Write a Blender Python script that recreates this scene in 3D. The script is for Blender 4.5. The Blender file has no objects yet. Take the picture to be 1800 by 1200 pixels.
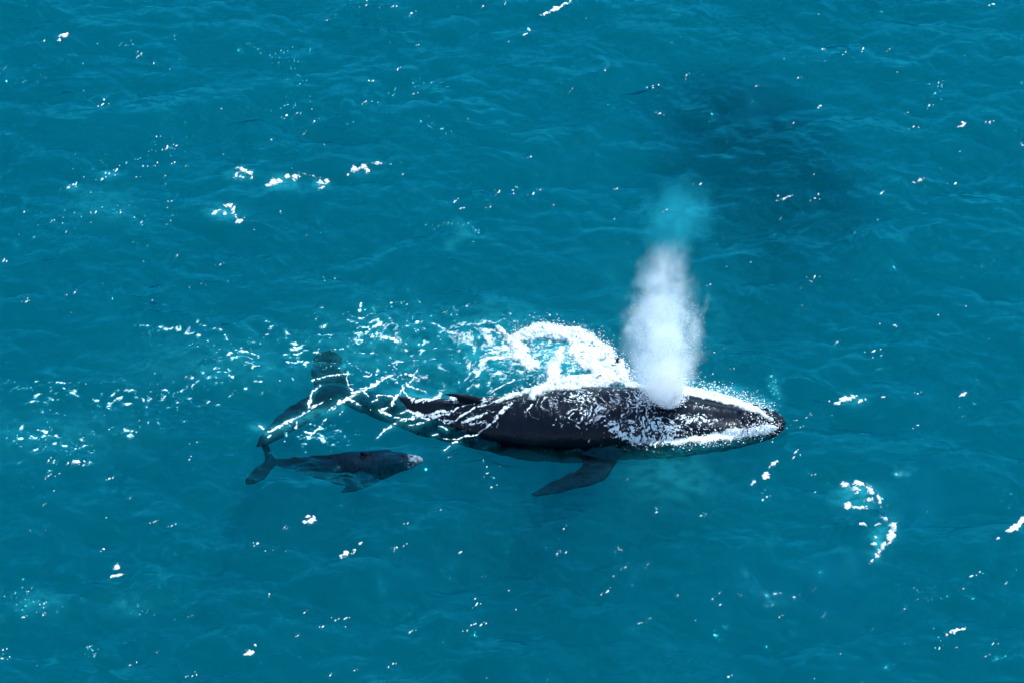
import bpy, bmesh, math, random
import numpy as np
from mathutils import Vector
from mathutils.bvhtree import BVHTree

random.seed(7)
rng = np.random.default_rng(7)
scene = bpy.context.scene
COL = scene.collection

# ------------------------------------------------------------------ camera
# a long lens from an aircraft, looking 40 degrees down on the sea
DEP = math.radians(40.0)
DIST = 105.0
LENS = 128.0
CAM = np.array([0.0, -DIST * math.cos(DEP), DIST * math.sin(DEP)])
cam_data = bpy.data.cameras.new("camera")
cam_data.lens = LENS
cam_data.sensor_width = 36.0
cam_data.clip_start = 1.0
cam_data.clip_end = 6000.0
cam = bpy.data.objects.new("camera", cam_data)
COL.objects.link(cam)
cam.location = CAM
cam.rotation_euler = (math.radians(90) - DEP, 0, 0)
scene.camera = cam

# ------------------------------------------------------------------ sky, sun, exposure
SUN_EL = math.radians(66.0)
SUN_AZ = math.radians(60.0)           # from +Y (beyond the whale) towards +X (right)
SUN_DIR = Vector((math.sin(SUN_AZ) * math.cos(SUN_EL), math.cos(SUN_AZ) * math.cos(SUN_EL), math.sin(SUN_EL)))
world = bpy.data.worlds.new("World")
scene.world = world
world.use_nodes = True
wn = world.node_tree
wn.nodes.clear()
w_out = wn.nodes.new("ShaderNodeOutputWorld")
w_bg = wn.nodes.new("ShaderNodeBackground")
w_sky = wn.nodes.new("ShaderNodeTexSky")
w_sky.sky_type = 'NISHITA'
w_sky.sun_disc = False
w_sky.sun_elevation = SUN_EL
w_sky.sun_rotation = SUN_AZ
w_sky.air_density = 1.0
w_sky.dust_density = 0.3
w_sky.ozone_density = 2.5
w_bg.inputs['Strength'].default_value = 0.15
wn.links.new(w_sky.outputs[0], w_bg.inputs[0])
wn.links.new(w_bg.outputs[0], w_out.inputs[0])

sun_data = bpy.data.lights.new("sun", 'SUN')
sun_data.energy = 3.4
sun_data.angle = math.radians(0.53)
sun_data.color = (1.0, 0.985, 0.96)
sun = bpy.data.objects.new("sun", sun_data)
COL.objects.link(sun)
sun.rotation_euler = (-SUN_DIR).to_track_quat('-Z', 'Y').to_euler()
sun.location = SUN_DIR * 200

scene.view_settings.view_transform = 'Standard'
scene.view_settings.look = 'None'
scene.view_settings.exposure = 1.1
scene.view_settings.gamma = 1.0
cy = scene.cycles
cy.use_denoising = True
try:
    cy.denoiser = 'OPENIMAGEDENOISE'
    cy.denoising_input_passes = 'RGB_ALBEDO_NORMAL'
except Exception:
    pass
cy.max_bounces = 6
cy.volume_bounces = 4
cy.transparent_max_bounces = 24
cy.diffuse_bounces = 2
cy.glossy_bounces = 2
cy.sample_clamp_indirect = 0.4
cy.blur_glossy = 5.0
cy.use_adaptive_sampling = True
cy.adaptive_threshold = 0.035
cy.adaptive_min_samples = 20
cy.caustics_reflective = False
cy.caustics_refractive = False

# ------------------------------------------------------------------ helpers
FPX = LENS / 36.0 * 1800.0            # focal length in pixels of the 1800 x 1200 photograph
SD, CD = math.sin(DEP), math.cos(DEP)

def project(x, y, z):
    """world point -> photograph pixel (arrays welcome)"""
    dx, dy, dz = x - CAM[0], y - CAM[1], z - CAM[2]
    depth = dy * CD - dz * SD
    up = dy * SD + dz * CD
    return 900.0 + FPX * dx / depth, 600.0 - FPX * up / depth

def at(px, py, z=0.0):
    """photograph pixel -> world point on the level plane z"""
    a, b = (px - 900.0) / FPX, (600.0 - py) / FPX
    d = np.array([a, CD + b * SD, -SD + b * CD])
    t = (z - CAM[2]) / d[2]
    return CAM + d * t

def PXM(px, py):
    """metres per photograph pixel around a spot on the sea"""
    p = at(px, py)
    return ((p[1] - CAM[1]) * CD - (p[2] - CAM[2]) * SD) / FPX

def sstep(a, b, v):
    t = np.clip((v - a) / (b - a), 0, 1)
    return t * t * (3 - 2 * t)

_grad = {}
def perlin(x, y, seed=0):
    if seed not in _grad:
        r = np.random.default_rng(seed + 100)
        a = r.random(65536) * 2 * np.pi
        _grad[seed] = (r.permutation(256), np.cos(a[:256]), np.sin(a[:256]))
    p, gx, gy = _grad[seed]
    xi, yi = np.floor(x).astype(np.int64), np.floor(y).astype(np.int64)
    xf, yf = x - xi, y - yi
    u, v = xf ** 3 * (xf * (xf * 6 - 15) + 10), yf ** 3 * (yf * (yf * 6 - 15) + 10)
    def g(i, j):
        h = p[(p[(xi + i) & 255] + yi + j) & 255]
        return gx[h] * (xf - i) + gy[h] * (yf - j)
    a = g(0, 0) + u * (g(1, 0) - g(0, 0))
    b = g(0, 1) + u * (g(1, 1) - g(0, 1))
    return (a + v * (b - a)) * 1.4

def fbm(x, y, seed=0, octv=4, gain=0.5):
    s, a, t = 0, 1.0, 0
    for k in range(octv):
        s = s + a * perlin(x * 2 ** k + 17.3 * k, y * 2 ** k - 9.1 * k, seed + k)
        t += a
        a *= gain
    return s / t * 1.3

def ridged(x, y, seed=0, octv=3, gain=0.5):
    s, a, t = 0, 1.0, 0
    for k in range(octv):
        s = s + a * (1 - np.abs(perlin(x * 2 ** k + 7.7 * k, y * 2 ** k + 3.1 * k, seed + k)) * 2)
        t += a
        a *= gain
    return s / t

def mesh_obj(name, verts, faces, mat=None, parent=None, smooth=True, label=None, cat=None, kind=None, group=None, attrs=None):
    me = bpy.data.meshes.new(name)
    verts = np.asarray(verts, dtype=np.float32)
    faces = np.asarray(faces, dtype=np.int32)
    n, k = faces.shape
    me.vertices.add(len(verts))
    me.vertices.foreach_set("co", verts.ravel())
    me.loops.add(n * k)
    me.loops.foreach_set("vertex_index", faces.ravel())
    me.polygons.add(n)
    me.polygons.foreach_set("loop_start", np.arange(0, n * k, k, dtype=np.int32))
    me.update(calc_edges=True)
    if smooth:
        me.polygons.foreach_set("use_smooth", np.ones(n, dtype=bool))
    for an, av in (attrs or {}).items():
        at_ = me.attributes.new(an, 'FLOAT', 'POINT')
        at_.data.foreach_set("value", np.asarray(av, dtype=np.float32))
    if mat:
        me.materials.append(mat)
    o = bpy.data.objects.new(name, me)
    COL.objects.link(o)
    if parent:
        o.parent = parent
    return tag(o, label, cat, kind, group)

def tag(o, label=None, cat=None, kind=None, group=None):
    if label: o["label"] = label
    if cat: o["category"] = cat
    if kind: o["kind"] = kind
    if group: o["group"] = group
    return o

def nodes(name):
    m = bpy.data.materials.new(name)
    m.use_nodes = True
    nt = m.node_tree
    nt.nodes.clear()
    def N(t, **kw):
        n = nt.nodes.new(t)
        for k, v in kw.items():
            if k.startswith('_'):
                setattr(n, k[1:], v)
            else:
                n.inputs[k.replace('__', ' ')].default_value = v
        return n
    def L(a, b): nt.links.new(a, b)
    def M(op, a, b=None, c=None, clamp=False):
        n = nt.nodes.new("ShaderNodeMath"); n.operation = op; n.use_clamp = clamp
        for i, v in enumerate((a, b, c)):
            if v is None: continue
            if isinstance(v, (int, float)): n.inputs[i].default_value = v
            else: L(v, n.inputs[i])
        return n.outputs[0]
    return m, N, L, M

# ------------------------------------------------------------------ sea surface: periodic wave field by FFT
WN, WL = 1024, 46.08
def wave_field():
    k1 = 2 * np.pi * np.fft.fftfreq(WN, WL / WN)
    kx, ky = np.meshgrid(k1, k1)
    k = np.hypot(kx, ky); k[0, 0] = 1
    th = np.arctan2(ky, kx)
    r = np.random.default_rng(WSEED)
    def spec(wdir, lam, lmin, spread, amp, pw):
        s = np.abs(np.cos((th - wdir))) ** spread + 0.02
        kp = 2 * np.pi / lam
        e = np.exp(-0.6 * (kp / k) ** 2) * (k / kp) ** (-pw) * np.exp(-(k * lmin) ** 2)
        return amp * s * e
    A = spec(math.radians(76), 5.0, 0.045, 3.0, 1.0, 2.1) + spec(math.radians(118), 2.6, 0.04, 2.5, 0.30, 2.1) + spec(math.radians(40), 1.5, 0.03, 2.0, 0.07, 2.0)
    A[0, 0] = 0
    ph = r.normal(size=(WN, WN)) + 1j * r.normal(size=(WN, WN))
    F = A * ph
    h = np.real(np.fft.ifft2(F))
    sc = WRMS / h.std()
    h *= sc
    dx = np.real(np.fft.ifft2(F * 1j * kx / k)) * sc
    dy = np.real(np.fft.ifft2(F * 1j * ky / k)) * sc
    return h, dx, dy
WSEED, WRMS, CHOP = 11, 0.070, 1.4
WH, WDX, WDY = wave_field()
_gy, _gx = np.gradient(WH, WL / WN)
print("slope rms", _gx.std(), _gy.std())

def samp(f, x, y):
    u, v = (x / WL * WN), (y / WL * WN)
    i, j = np.floor(u).astype(np.int64), np.floor(v).astype(np.int64)
    fu, fv = u - i, v - j
    i0, i1, j0, j1 = i % WN, (i + 1) % WN, j % WN, (j + 1) % WN
    return (f[j0, i0] * (1 - fu) + f[j0, i1] * fu) * (1 - fv) + (f[j1, i0] * (1 - fu) + f[j1, i1] * fu) * fv

def sea(x, y):
    """height of the sea with sharpened crests"""
    x0, y0 = x, y
    for _ in range(4):
        x0 = x + CHOP * samp(WDX, x0, y0)
        y0 = y + CHOP * samp(WDY, x0, y0)
    swell = 0.20 * fbm(x * 0.085 + y * 0.06, y * 0.19 - x * 0.05, 941, 2)
    return (samp(WH, x0, y0) + crests(x, y) + swell) * calm(x, y)

def crests(x, y):
    """thin sharp wavelet crests that run across the swell in gusty patches"""
    u = x + 1.3 * fbm(x * 0.33, y * 0.33, 901, 3)
    v = y + 0.9 * fbm(x * 0.45, y * 0.45, 907, 3)
    patch = sstep(-0.12, 0.45, fbm(x * 0.16 + 5, y * 0.24, 911, 2))
    out = 0
    for (sx, sy, ang, amp, sd, pw) in ((0.22, 0.62, 0.10, 0.14, 921, 6), (0.5, 1.5, -0.35, 0.10, 927, 6), (0.55, 1.7, 0.45, 0.09, 931, 6)):
        c, s = math.cos(ang), math.sin(ang)
        p = perlin((u * c + v * s) * sx, (-u * s + v * c) * sy, sd)
        r = np.clip(1 - np.abs(p) * 1.6, 0, 1) ** pw
        m = sstep(-0.2, 0.35, perlin(u * sx * 1.7 + 31, v * sy * 0.8, sd + 3))
        out = out + amp * r * m
    return out * (0.25 + 0.9 * patch)

def calm(x, y):
    """slick water around the whale and over her tail strokes"""
    px, py = project(x, y, 0 * x)
    c = np.ones_like(x)
    for (cx, cyy, rx, ry, a) in ((600, 765, 190, 60, 0.6), (1180, 850, 200, 45, 0.3), (1050, 720, 330, 60, 0.55)):
        c = c * (1 - a * np.exp(-(((px - cx) / rx) ** 2 + ((py - cyy) / ry) ** 2)))
    return c

# ------------------------------------------------------------------ water material and mesh
def water_material():
    m, N, L, M = nodes("sea_water")
    out = N("ShaderNodeOutputMaterial")
    geo = N("ShaderNodeNewGeometry")
    mp = N("ShaderNodeMapping"); mp.inputs['Scale'].default_value = (1.0, 1.9, 1.0)
    mp.inputs['Rotation'].default_value = (0, 0, 0.18)
    L(geo.outputs['Position'], mp.inputs['Vector'])
    n1 = N("ShaderNodeTexNoise", Scale=2.6, Detail=5.0, Roughness=0.55, Distortion=0.5)
    L(mp.outputs[0], n1.inputs['Vector'])
    b1 = N("ShaderNodeBump", Strength=1.0, Distance=0.04)
    gust = N("ShaderNodeTexNoise", Scale=0.22, Detail=3.0); L(mp.outputs[0], gust.inputs['Vector'])
    gm = M('ADD', 0.45, M('MULTIPLY', M('SUBTRACT', gust.outputs[0], 0.38), 4.5, clamp=True))
    L(M('MULTIPLY', n1.outputs[0], gm), b1.inputs['Height'])
    fr = N("ShaderNodeFresnel", IOR=1.35)
    L(b1.outputs[0], fr.inputs['Normal'])
    gl = N("ShaderNodeBsdfGlossy", Roughness=0.014)
    gl.inputs['Color'].default_value = (0.04, 0.76, 1.0, 1)
    L(b1.outputs[0], gl.inputs['Normal'])
    tr = N("ShaderNodeBsdfTransparent")
    aer = N("ShaderNodeAttribute", _attribute_name="aeration")
    df = N("ShaderNodeBsdfDiffuse"); df.inputs['Color'].default_value = (0.02, 0.38, 0.42, 1)
    mx1 = N("ShaderNodeMixShader")
    L(aer.outputs['Fac'], mx1.inputs[0]); L(tr.outputs[0], mx1.inputs[1]); L(df.outputs[0], mx1.inputs[2])
    mx2 = N("ShaderNodeMixShader")
    L(fr.outputs[0], mx2.inputs[0]); L(mx1.outputs[0], mx2.inputs[1]); L(gl.outputs[0], mx2.inputs[2])
    L(mx2.outputs[0], out.inputs['Surface'])
    vs = N("ShaderNodeVolumeScatter", Density=VS_D, Anisotropy=0.0); vs.inputs['Color'].default_value = VS_C
    va = N("ShaderNodeVolumeAbsorption", Density=VA_D); va.inputs['Color'].default_value = VA_C
    ad = N("ShaderNodeAddShader")
    L(vs.outputs[0], ad.inputs[0]); L(va.outputs[0], ad.inputs[1])
    L(ad.outputs[0], out.inputs['Volume'])
    return m
# sigma_s = D*C ; sigma_a = D*(1-C)
VS_D, VS_C = 0.0325, (0.0, 0.88, 1.0, 1)
VA_D, VA_C = 0.275, (0.0, 0.72, 0.79, 1)

def axis(lo, hi, far, d):
    a = np.arange(lo, hi + d / 2, d)
    out, step, v = [], d, hi
    while v < far:
        step *= 1.09
        v += step
        out.append(v)
    out2, step, v = [], d, lo
    while v > -far:
        step *= 1.09
        v -= step
        out2.append(v)
    return np.array(out2[::-1] + list(a) + out)

def grid_faces(ny, nx):
    i = np.arange(ny * nx).reshape(ny, nx)
    return np.stack([i[:-1, :-1], i[:-1, 1:], i[1:, 1:], i[1:, :-1]], -1).reshape(-1, 4)
WATER_STEP = 0.045
def build_water():
    ax = axis(-17.5, 17.5, 900, WATER_STEP)
    ay = axis(-17.0, 21.5, 900, WATER_STEP)
    X, Y = np.meshgrid(ax, ay)
    fade = 1 - sstep(60, 400, np.hypot(X, Y))
    Z = sea(X, Y) * fade
    V = np.stack([X, Y, Z], -1).reshape(-1, 3)
    F = grid_faces(len(ay), len(ax))
    ny, nx = X.shape
    idx = np.arange(ny * nx).reshape(ny, nx)
    # walls and floor so that the body of water is a closed volume
    rim = np.concatenate([idx[0, :], idx[1:, -1], idx[-1, -2::-1], idx[-2:0:-1, 0]])
    nb = len(V)
    low = V[rim].copy(); low[:, 2] = -30.0
    V = np.vstack([V, low, [[0, 0, -30.0]]])
    r2 = np.roll(rim, -1)
    j = np.arange(len(rim)); j2 = np.roll(j, -1)
    walls = np.stack([r2, rim, nb + j, nb + j2], -1)
    c = nb + len(rim)
    floor_ = np.stack([nb + j2, nb + j, np.full_like(j, c), np.full_like(j, c)], -1)
    aer = np.zeros(len(V)); aer[:nb] = aeration(X, Y, Z).ravel()
    me_faces = np.vstack([F, walls])
    o = mesh_obj("water", V, me_faces, MAT_WATER, label="choppy turquoise sea surface filling the whole picture", kind="structure", attrs={"aeration": aer})
    # close the bottom with triangles
    bm = bmesh.new(); bm.from_mesh(o.data); bm.verts.ensure_lookup_table()
    for a, b in zip(nb + j, nb + j2):
        f = bm.faces.new((bm.verts[int(b)], bm.verts[int(a)], bm.verts[c])); f.smooth = False
    bm.to_mesh(o.data); bm.free()
    return o

# ------------------------------------------------------------------ whales: one continuous skin each, lofted body + lofted fins, fused
def catmull(P, n):
    P = np.asarray(P, float)
    t = np.arange(len(P)); tt = np.linspace(0, len(P) - 1, n)
    out = np.zeros((n, P.shape[1]))
    for k, s in enumerate(tt):
        i = min(int(s), len(P) - 2); u = s - i
        p0, p1, p2, p3 = P[max(i - 1, 0)], P[i], P[i + 1], P[min(i + 2, len(P) - 1)]
        out[k] = 0.5 * (2 * p1 + (p2 - p0) * u + (2 * p0 - 5 * p1 + 4 * p2 - p3) * u * u + (3 * p1 - p0 - 3 * p2 + p3) * u ** 3)
    return out

def add_loft(V, F, rings):
    """rings: list of (n,3) arrays -> closed tube with fan caps"""
    base = len(V); n = len(rings[0])
    for r in rings: V.extend(map(tuple, r))
    for i in range(len(rings) - 1):
        for j in range(n):
            a, b = base + i * n + j, base + i * n + (j + 1) % n
            F.append((a, b, b + n, a + n))
    for ri, flip in ((0, True), (len(rings) - 1, False)):
        c = len(V); V.append(tuple(np.mean(rings[ri], axis=0)))
        for j in range(n):
            a, b = base + ri * n + j, base + ri * n + (j + 1) % n
            F.append((b, a, c) if flip else (a, b, c))

def fin_rings(lead, trail, normal, thick, n=36, m=20):
    """lens-section blade between a leading and a trailing edge"""
    Lc, Tc = catmull(lead, n), catmull(trail, n)
    th = np.interp(np.linspace(0, 1, n), np.linspace(0, 1, len(thick)), thick)
    nv = np.array(normal, float); nv /= np.linalg.norm(nv)
    rings = []
    for k in range(n):
        c, h = (Lc[k] + Tc[k]) / 2, (Lc[k] - Tc[k]) / 2
        a = np.linspace(0, 2 * np.pi, m, endpoint=False)
        prof = np.sin(a) * (1 + 0.35 * np.cos(a))
        rings.append(c + np.outer(np.cos(a), h) + np.outer(prof, nv) * th[k])
    return rings

def whale_body(st, head_x, unit, seed):
    """st: rows (px, py, z, radius_px, flat) from nose to tail"""
    P = []
    for (px, py, z, r, fl) in st:
        p = at(px, py, z)
        P.append([p[0], p[1], p[2], r * PXM(px, py), fl])
    P = np.array(P)
    n, m = 150, 96
    C = catmull(P, n)
    rings = []
    tang = np.gradient(C[:, :3], axis=0)
    tang /= np.linalg.norm(tang, axis=1)[:, None]
    Ltot = np.cumsum(np.r_[0, np.linalg.norm(np.diff(C[:, :3], axis=0), axis=1)])
    s = Ltot / Ltot[-1]
    phi = np.linspace(0, 2 * np.pi, m, endpoint=False)
    for k in range(n):
        t = tang[k]
        lat = np.cross(t, [0, 0, 1]); lat /= np.linalg.norm(lat)
        if lat[1] > 0: lat = -lat                       # lat points to the near side
        up = np.cross(lat, t)
        if up[2] < 0: up = -up
        r, fl = C[k, 3], C[k, 4]
        rad = np.ones(m)
        hd = np.exp(-((s[k] - 0.12) / 0.10) ** 2)        # head region
        d = np.degrees(np.where(phi > np.pi, phi - 2 * np.pi, phi))
        g = lambda c, w: np.exp(-((np.abs(d) - c) / w) ** 2)
        rad = rad + hd * (0.075 * g(0, 11) - 0.06 * g(30, 14) + 0.075 * g(58, 12) - 0.05 * g(84, 9) + 0.06 * g(120, 25))
        # splash guard in front of the blowholes, shoulder hump, ridge along the tail stock
        rad = rad + 0.10 * np.exp(-((s[k] - 0.222) / 0.016) ** 2) * g(0, 16)
        rad = rad + 0.16 * sstep(0.60, 0.85, s[k]) * g(0, 16)
        # throat pleats underneath
        if s[k] < 0.55:
            w = np.clip((np.abs(d) - 105) / 20, 0, 1)
            rad = rad + 0.012 * w * np.cos(phi * 44) * sstep(0.0, 0.08, s[k])
        vtop = np.where(np.cos(phi) > 0, fl, 1.0)
        ring = C[k, :3] + np.outer(r * rad * np.sin(phi), lat) + np.outer(r * rad * np.cos(phi) * vtop, up)
        rings.append(ring)
    return rings, C

def fuse(name, V, F, voxel, mat, smooth_it=3):
    me = bpy.data.meshes.new(name + "_raw")
    me.from_pydata([tuple(v) for v in V], [], F)
    bm = bmesh.new(); bm.from_mesh(me)
    bmesh.ops.recalc_face_normals(bm, faces=bm.faces[:])
    bm.to_mesh(me); bm.free()
    o = bpy.data.objects.new(name, me); COL.objects.link(o)
    md = o.modifiers.new("r", 'REMESH'); md.mode = 'VOXEL'; md.voxel_size = voxel; md.adaptivity = 0
    md = o.modifiers.new("s", 'SMOOTH'); md.factor = 0.5; md.iterations = smooth_it
    dg = bpy.context.evaluated_depsgraph_get()
    new = bpy.data.meshes.new_from_object(o.evaluated_get(dg))
    new.name = name
    o.modifiers.clear(); o.data = new
    bpy.data.meshes.remove(me)
    new.materials.clear(); new.materials.append(mat)
    new.polygons.foreach_set("use_smooth", np.ones(len(new.polygons), dtype=bool))
    return o

def skin_material(name, calf=False):
    m, N, L, M = nodes(name)
    out = N("ShaderNodeOutputMaterial")
    pr = N("ShaderNodeBsdfPrincipled")
    geo = N("ShaderNodeNewGeometry")
    n1 = N("ShaderNodeTexNoise", Scale=1.6, Detail=6.0, Roughness=0.6)
    L(geo.outputs['Position'], n1.inputs['Vector'])
    cr = N("ShaderNodeValToRGB"); e = cr.color_ramp
    e.elements[0].position = 0.35; e.elements[0].color = (0.001, 0.002, 0.0045, 1)
    e.elements[1].position = 0.75; e.elements[1].color = (0.003, 0.0055, 0.011, 1)
    L(n1.outputs[0], cr.inputs[0])
    # scars and pale barnacle speckle
    n2 = N("ShaderNodeTexNoise", Scale=9.0 if calf else 14.0, Detail=7.0, Roughness=0.72)
    L(geo.outputs['Position'], n2.inputs['Vector'])
    at_ = N("ShaderNodeAttribute", _attribute_name="pale")
    th = M('ADD', n2.outputs[0], M('MULTIPLY', at_.outputs['Fac'], 0.42))
    sp = M('MULTIPLY', M('MULTIPLY', M('SUBTRACT', th, 0.69), 7.0, clamp=True), M('ADD', 0.12, M('MULTIPLY', at_.outputs['Fac'], 3.0), clamp=True))
    mx = N("ShaderNodeMix", _data_type='RGBA')
    L(sp, mx.inputs[0]); L(cr.outputs[0], mx.inputs[6]); mx.inputs[7].default_value = (0.17, 0.25, 0.30, 1)
    L(mx.outputs[2], pr.inputs['Base Color'])
    pr.inputs['Roughness'].default_value = 0.42; pr.inputs['Specular IOR Level'].default_value = 0.28
    pr.inputs['IOR'].default_value = 1.36
    pr.inputs['Coat Weight'].default_value = 0.4
    pr.inputs['Coat Roughness'].default_value = 0.05
    pr.inputs['Specular Tint'].default_value = (0.45, 0.72, 1.0, 1); pr.inputs['Coat Tint'].default_value = (0.75, 0.9, 1.0, 1)
    # under water the wet sheen goes: the skin's index is close to the water's
    sz = N("ShaderNodeSeparateXYZ"); L(geo.outputs['Position'], sz.inputs[0])
    dry = M('MULTIPLY', M('ADD', sz.outputs[2], 0.04), 10.0, clamp=True)
    L(M('MULTIPLY', dry, 0.03 if calf else 0.11), pr.inputs['Specular IOR Level']); L(M('MULTIPLY', dry, 0.05 if calf else 0.16), pr.inputs['Coat Weight'])
    # water running off: fine ripples along the flanks
    mp = N("ShaderNodeMapping"); mp.inputs['Scale'].default_value = (1.0, 0.35, 0.35); mp.inputs['Rotation'].default_value = (0, 0, 0.5)
    L(geo.outputs['Position'], mp.inputs['Vector'])
    n3 = N("ShaderNodeTexNoise", Scale=11.0, Detail=5.0, Roughness=0.6, Distortion=0.4)
    L(mp.outputs[0], n3.inputs['Vector'])
    bp = N("ShaderNodeBump", Strength=0.8, Distance=0.03)
    L(n3.outputs[0], bp.inputs['Height']); L(bp.outputs[0], pr.inputs['Normal'])
    L(bp.outputs[0], pr.inputs['Coat Normal'])
    L(pr.outputs[0], out.inputs['Surface'])
    return m

def soften(o, co):
    """wavy outlines, stronger under water: ripple refraction imitated in the shape"""
    a = 0.045 * sstep(0.1, -0.2, co[:, 2]) + 0.008
    co[:, 0] += a * fbm(co[:, 0] * 2.3 + co[:, 2], co[:, 1] * 2.3, 1001, 3, 0.6)
    co[:, 1] += a * fbm(co[:, 0] * 2.3, co[:, 1] * 2.3 + co[:, 2], 1011, 3, 0.6)
    co[:, 2] += 0.6 * a * fbm(co[:, 0] * 2.3, co[:, 1] * 2.3, 1021, 3, 0.6)
    o.data.vertices.foreach_set("co", co.ravel().astype(np.float32)); o.data.update()

def to3(rows):
    return [at(a, b, c) for (a, b, c) in rows]

def build_mother():
    st = [(1379, 747, 0.14, 3, .9), (1374, 747, 0.12, 12, .85), (1360, 746, 0.08, 22, .8), (1330, 745, 0.0, 33, .78),
          (1300, 745, -0.06, 40, .78), (1250, 745, -0.12, 48, .84), (1200, 745, -0.15, 56, .94), (1150, 744, -0.15, 61, 1),
          (1100, 744, -0.13, 64, 1), (1050, 746, -0.11, 67, 1), (1000, 747, -0.11, 66, 1), (950, 749, -0.13, 62, 1),
          (900, 748, -0.16, 55, 1), (850, 744, -0.20, 47, 1), (800, 739, -0.26, 40, 1), (750, 733, -0.35, 34, 1),
          (700, 721, -0.46, 27, 1), (660, 711, -0.50, 22, 1), (625, 702, -0.52, 17, 1), (598, 696, -0.52, 12, 1), (578, 693, -0.52, 7, 1)]
    rings, C = whale_body(st, 1180, 1, 1)
    V, F = [], []
    add_loft(V, F, rings)
    # flukes: near tip -> stock -> far tip
    lead = to3([(452, 786, -0.36), (478, 777, -0.36), (515, 758, -0.38), (556, 733, -0.46), (592, 709, -0.54), (628, 700, -0.54), (622, 684, -0.54), (612, 662, -0.54), (606, 640, -0.53), (598, 624, -0.52), (582, 616, -0.52)])
    trail = to3([(448, 783, -0.36), (462, 760, -0.36), (490, 728, -0.42), (522, 706, -0.46), (548, 694, -0.54), (560, 688, -0.54), (552, 676, -0.54), (546, 655, -0.54), (547, 636, -0.52), (556, 622, -0.52), (576, 615, -0.52)])
    add_loft(V, F, fin_rings(lead, trail, (0.1, 0.1, 1), [0.02, 0.05, 0.07, 0.09, 0.13, 0.15, 0.12, 0.08, 0.06, 0.05, 0.02], n=64))
    # near flipper, sweeping back and down with a knobbly leading edge
    lead = to3([(1104, 765, -0.20), (1095, 795, -0.25), (1081, 820, -0.28), (1060, 840, -0.31), (1030, 854, -0.34), (998, 861, -0.37), (965, 866, -0.41), (935, 870, -0.45)])
    trail = to3([(1004, 765, -0.20), (1014, 795, -0.25), (1024, 811, -0.28), (1012, 826, -0.31), (986, 838, -0.34), (964, 849, -0.37), (946, 859, -0.41), (930, 868, -0.45)])
    lead = [p + np.array([0.05 * math.sin(k * 2.6), -0.05 * math.cos(k * 2.1), 0]) for k, p in enumerate(lead)]
    add_loft(V, F, fin_rings(lead, trail, (0.2, 0.35, 1), [0.26, 0.2, 0.16, 0.13, 0.1, 0.07, 0.03]))
    # far flipper, hanging under the body on the other side
    fl = [np.array([p[0], p[1], p[2]]) for p in to3([(1100, 745, -1.2), (1085, 735, -1.9), (1060, 730, -2.8), (1030, 725, -3.6), (1005, 722, -4.2)])]
    ft = [np.array([p[0], p[1], p[2]]) for p in to3([(1030, 745, -1.2), (1020, 738, -1.9), (1010, 732, -2.8), (1000, 727, -3.6), (998, 722, -4.2)])]
    add_loft(V, F, fin_rings(fl, ft, (0.1, 1, 0.2), [0.25, 0.18, 0.13, 0.09, 0.03]))
    # dorsal fin
    def ridge(px, dz=0.0, dx=0.0):
        k = int(np.argmin(np.abs(C[:, 0] - at(px, 740, -0.4)[0])))
        return np.array([C[k, 0] + dx, C[k, 1], C[k, 2] + C[k, 3] * 1.0 + dz])
    lead = [ridge(875, -0.30), ridge(868, -0.02), ridge(848, 0.18), ridge(820, 0.31), ridge(797, 0.37), ridge(777, 0.36)]
    trail = [ridge(800, -0.30), ridge(800, -0.02), ridge(804, 0.12), ridge(801, 0.22), ridge(789, 0.30), ridge(774, 0.34)]
    add_loft(V, F, fin_rings(lead, trail, (0.05, 1, 0), [0.13, 0.11, 0.08, 0.06, 0.045, 0.02]))
    # head tubercles: rows of fist-sized knobs on the rostrum and the lower lip
    r = np.random.default_rng(3)
    for s0 in np.linspace(0.035, 0.19, 9):
        for sgn, deg in ((1, 57), (-1, 57), (1, 2), (1, 98), (-1, 98), (1, 27)):
            k = int(s0 * 149) + r.integers(-1, 2)
            j = int(round((deg + r.normal() * 3) / 360 * 96)) * sgn % 96
            c = rings[max(k, 1)][j]
            rr = 0.055 + 0.025 * r.random()
            tt = np.linspace(0, np.pi, 6)
            rg = [c + np.array([[rr * math.cos(a), rr * math.sin(t_) * math.cos(b), rr * math.sin(t_) * math.sin(b)] for b in np.linspace(0, 2 * np.pi, 8, endpoint=False)]) * 1.0 for t_ in (0.3, 0.9, 1.57, 2.2, 2.8) for a in (t_,)]
            add_loft(V, F, rg)
    o = fuse("humpback_whale", V, F, 0.034, skin_material("wet_dark_whale_skin"))
    n = len(o.data.vertices)
    co = np.zeros(n * 3); o.data.vertices.foreach_get("co", co); co = co.reshape(-1, 3)
    soften(o, co)
    px, py = project(co[:, 0], co[:, 1], co[:, 2])
    pale = 0.12 * sstep(1180, 1360, px)
    a = o.data.attributes.new("pale", 'FLOAT', 'POINT'); a.data.foreach_set("value", pale.astype(np.float32))
    return tag(o, "large dark humpback whale at the surface blowing, foam washing over her back and head", "whale")

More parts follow.
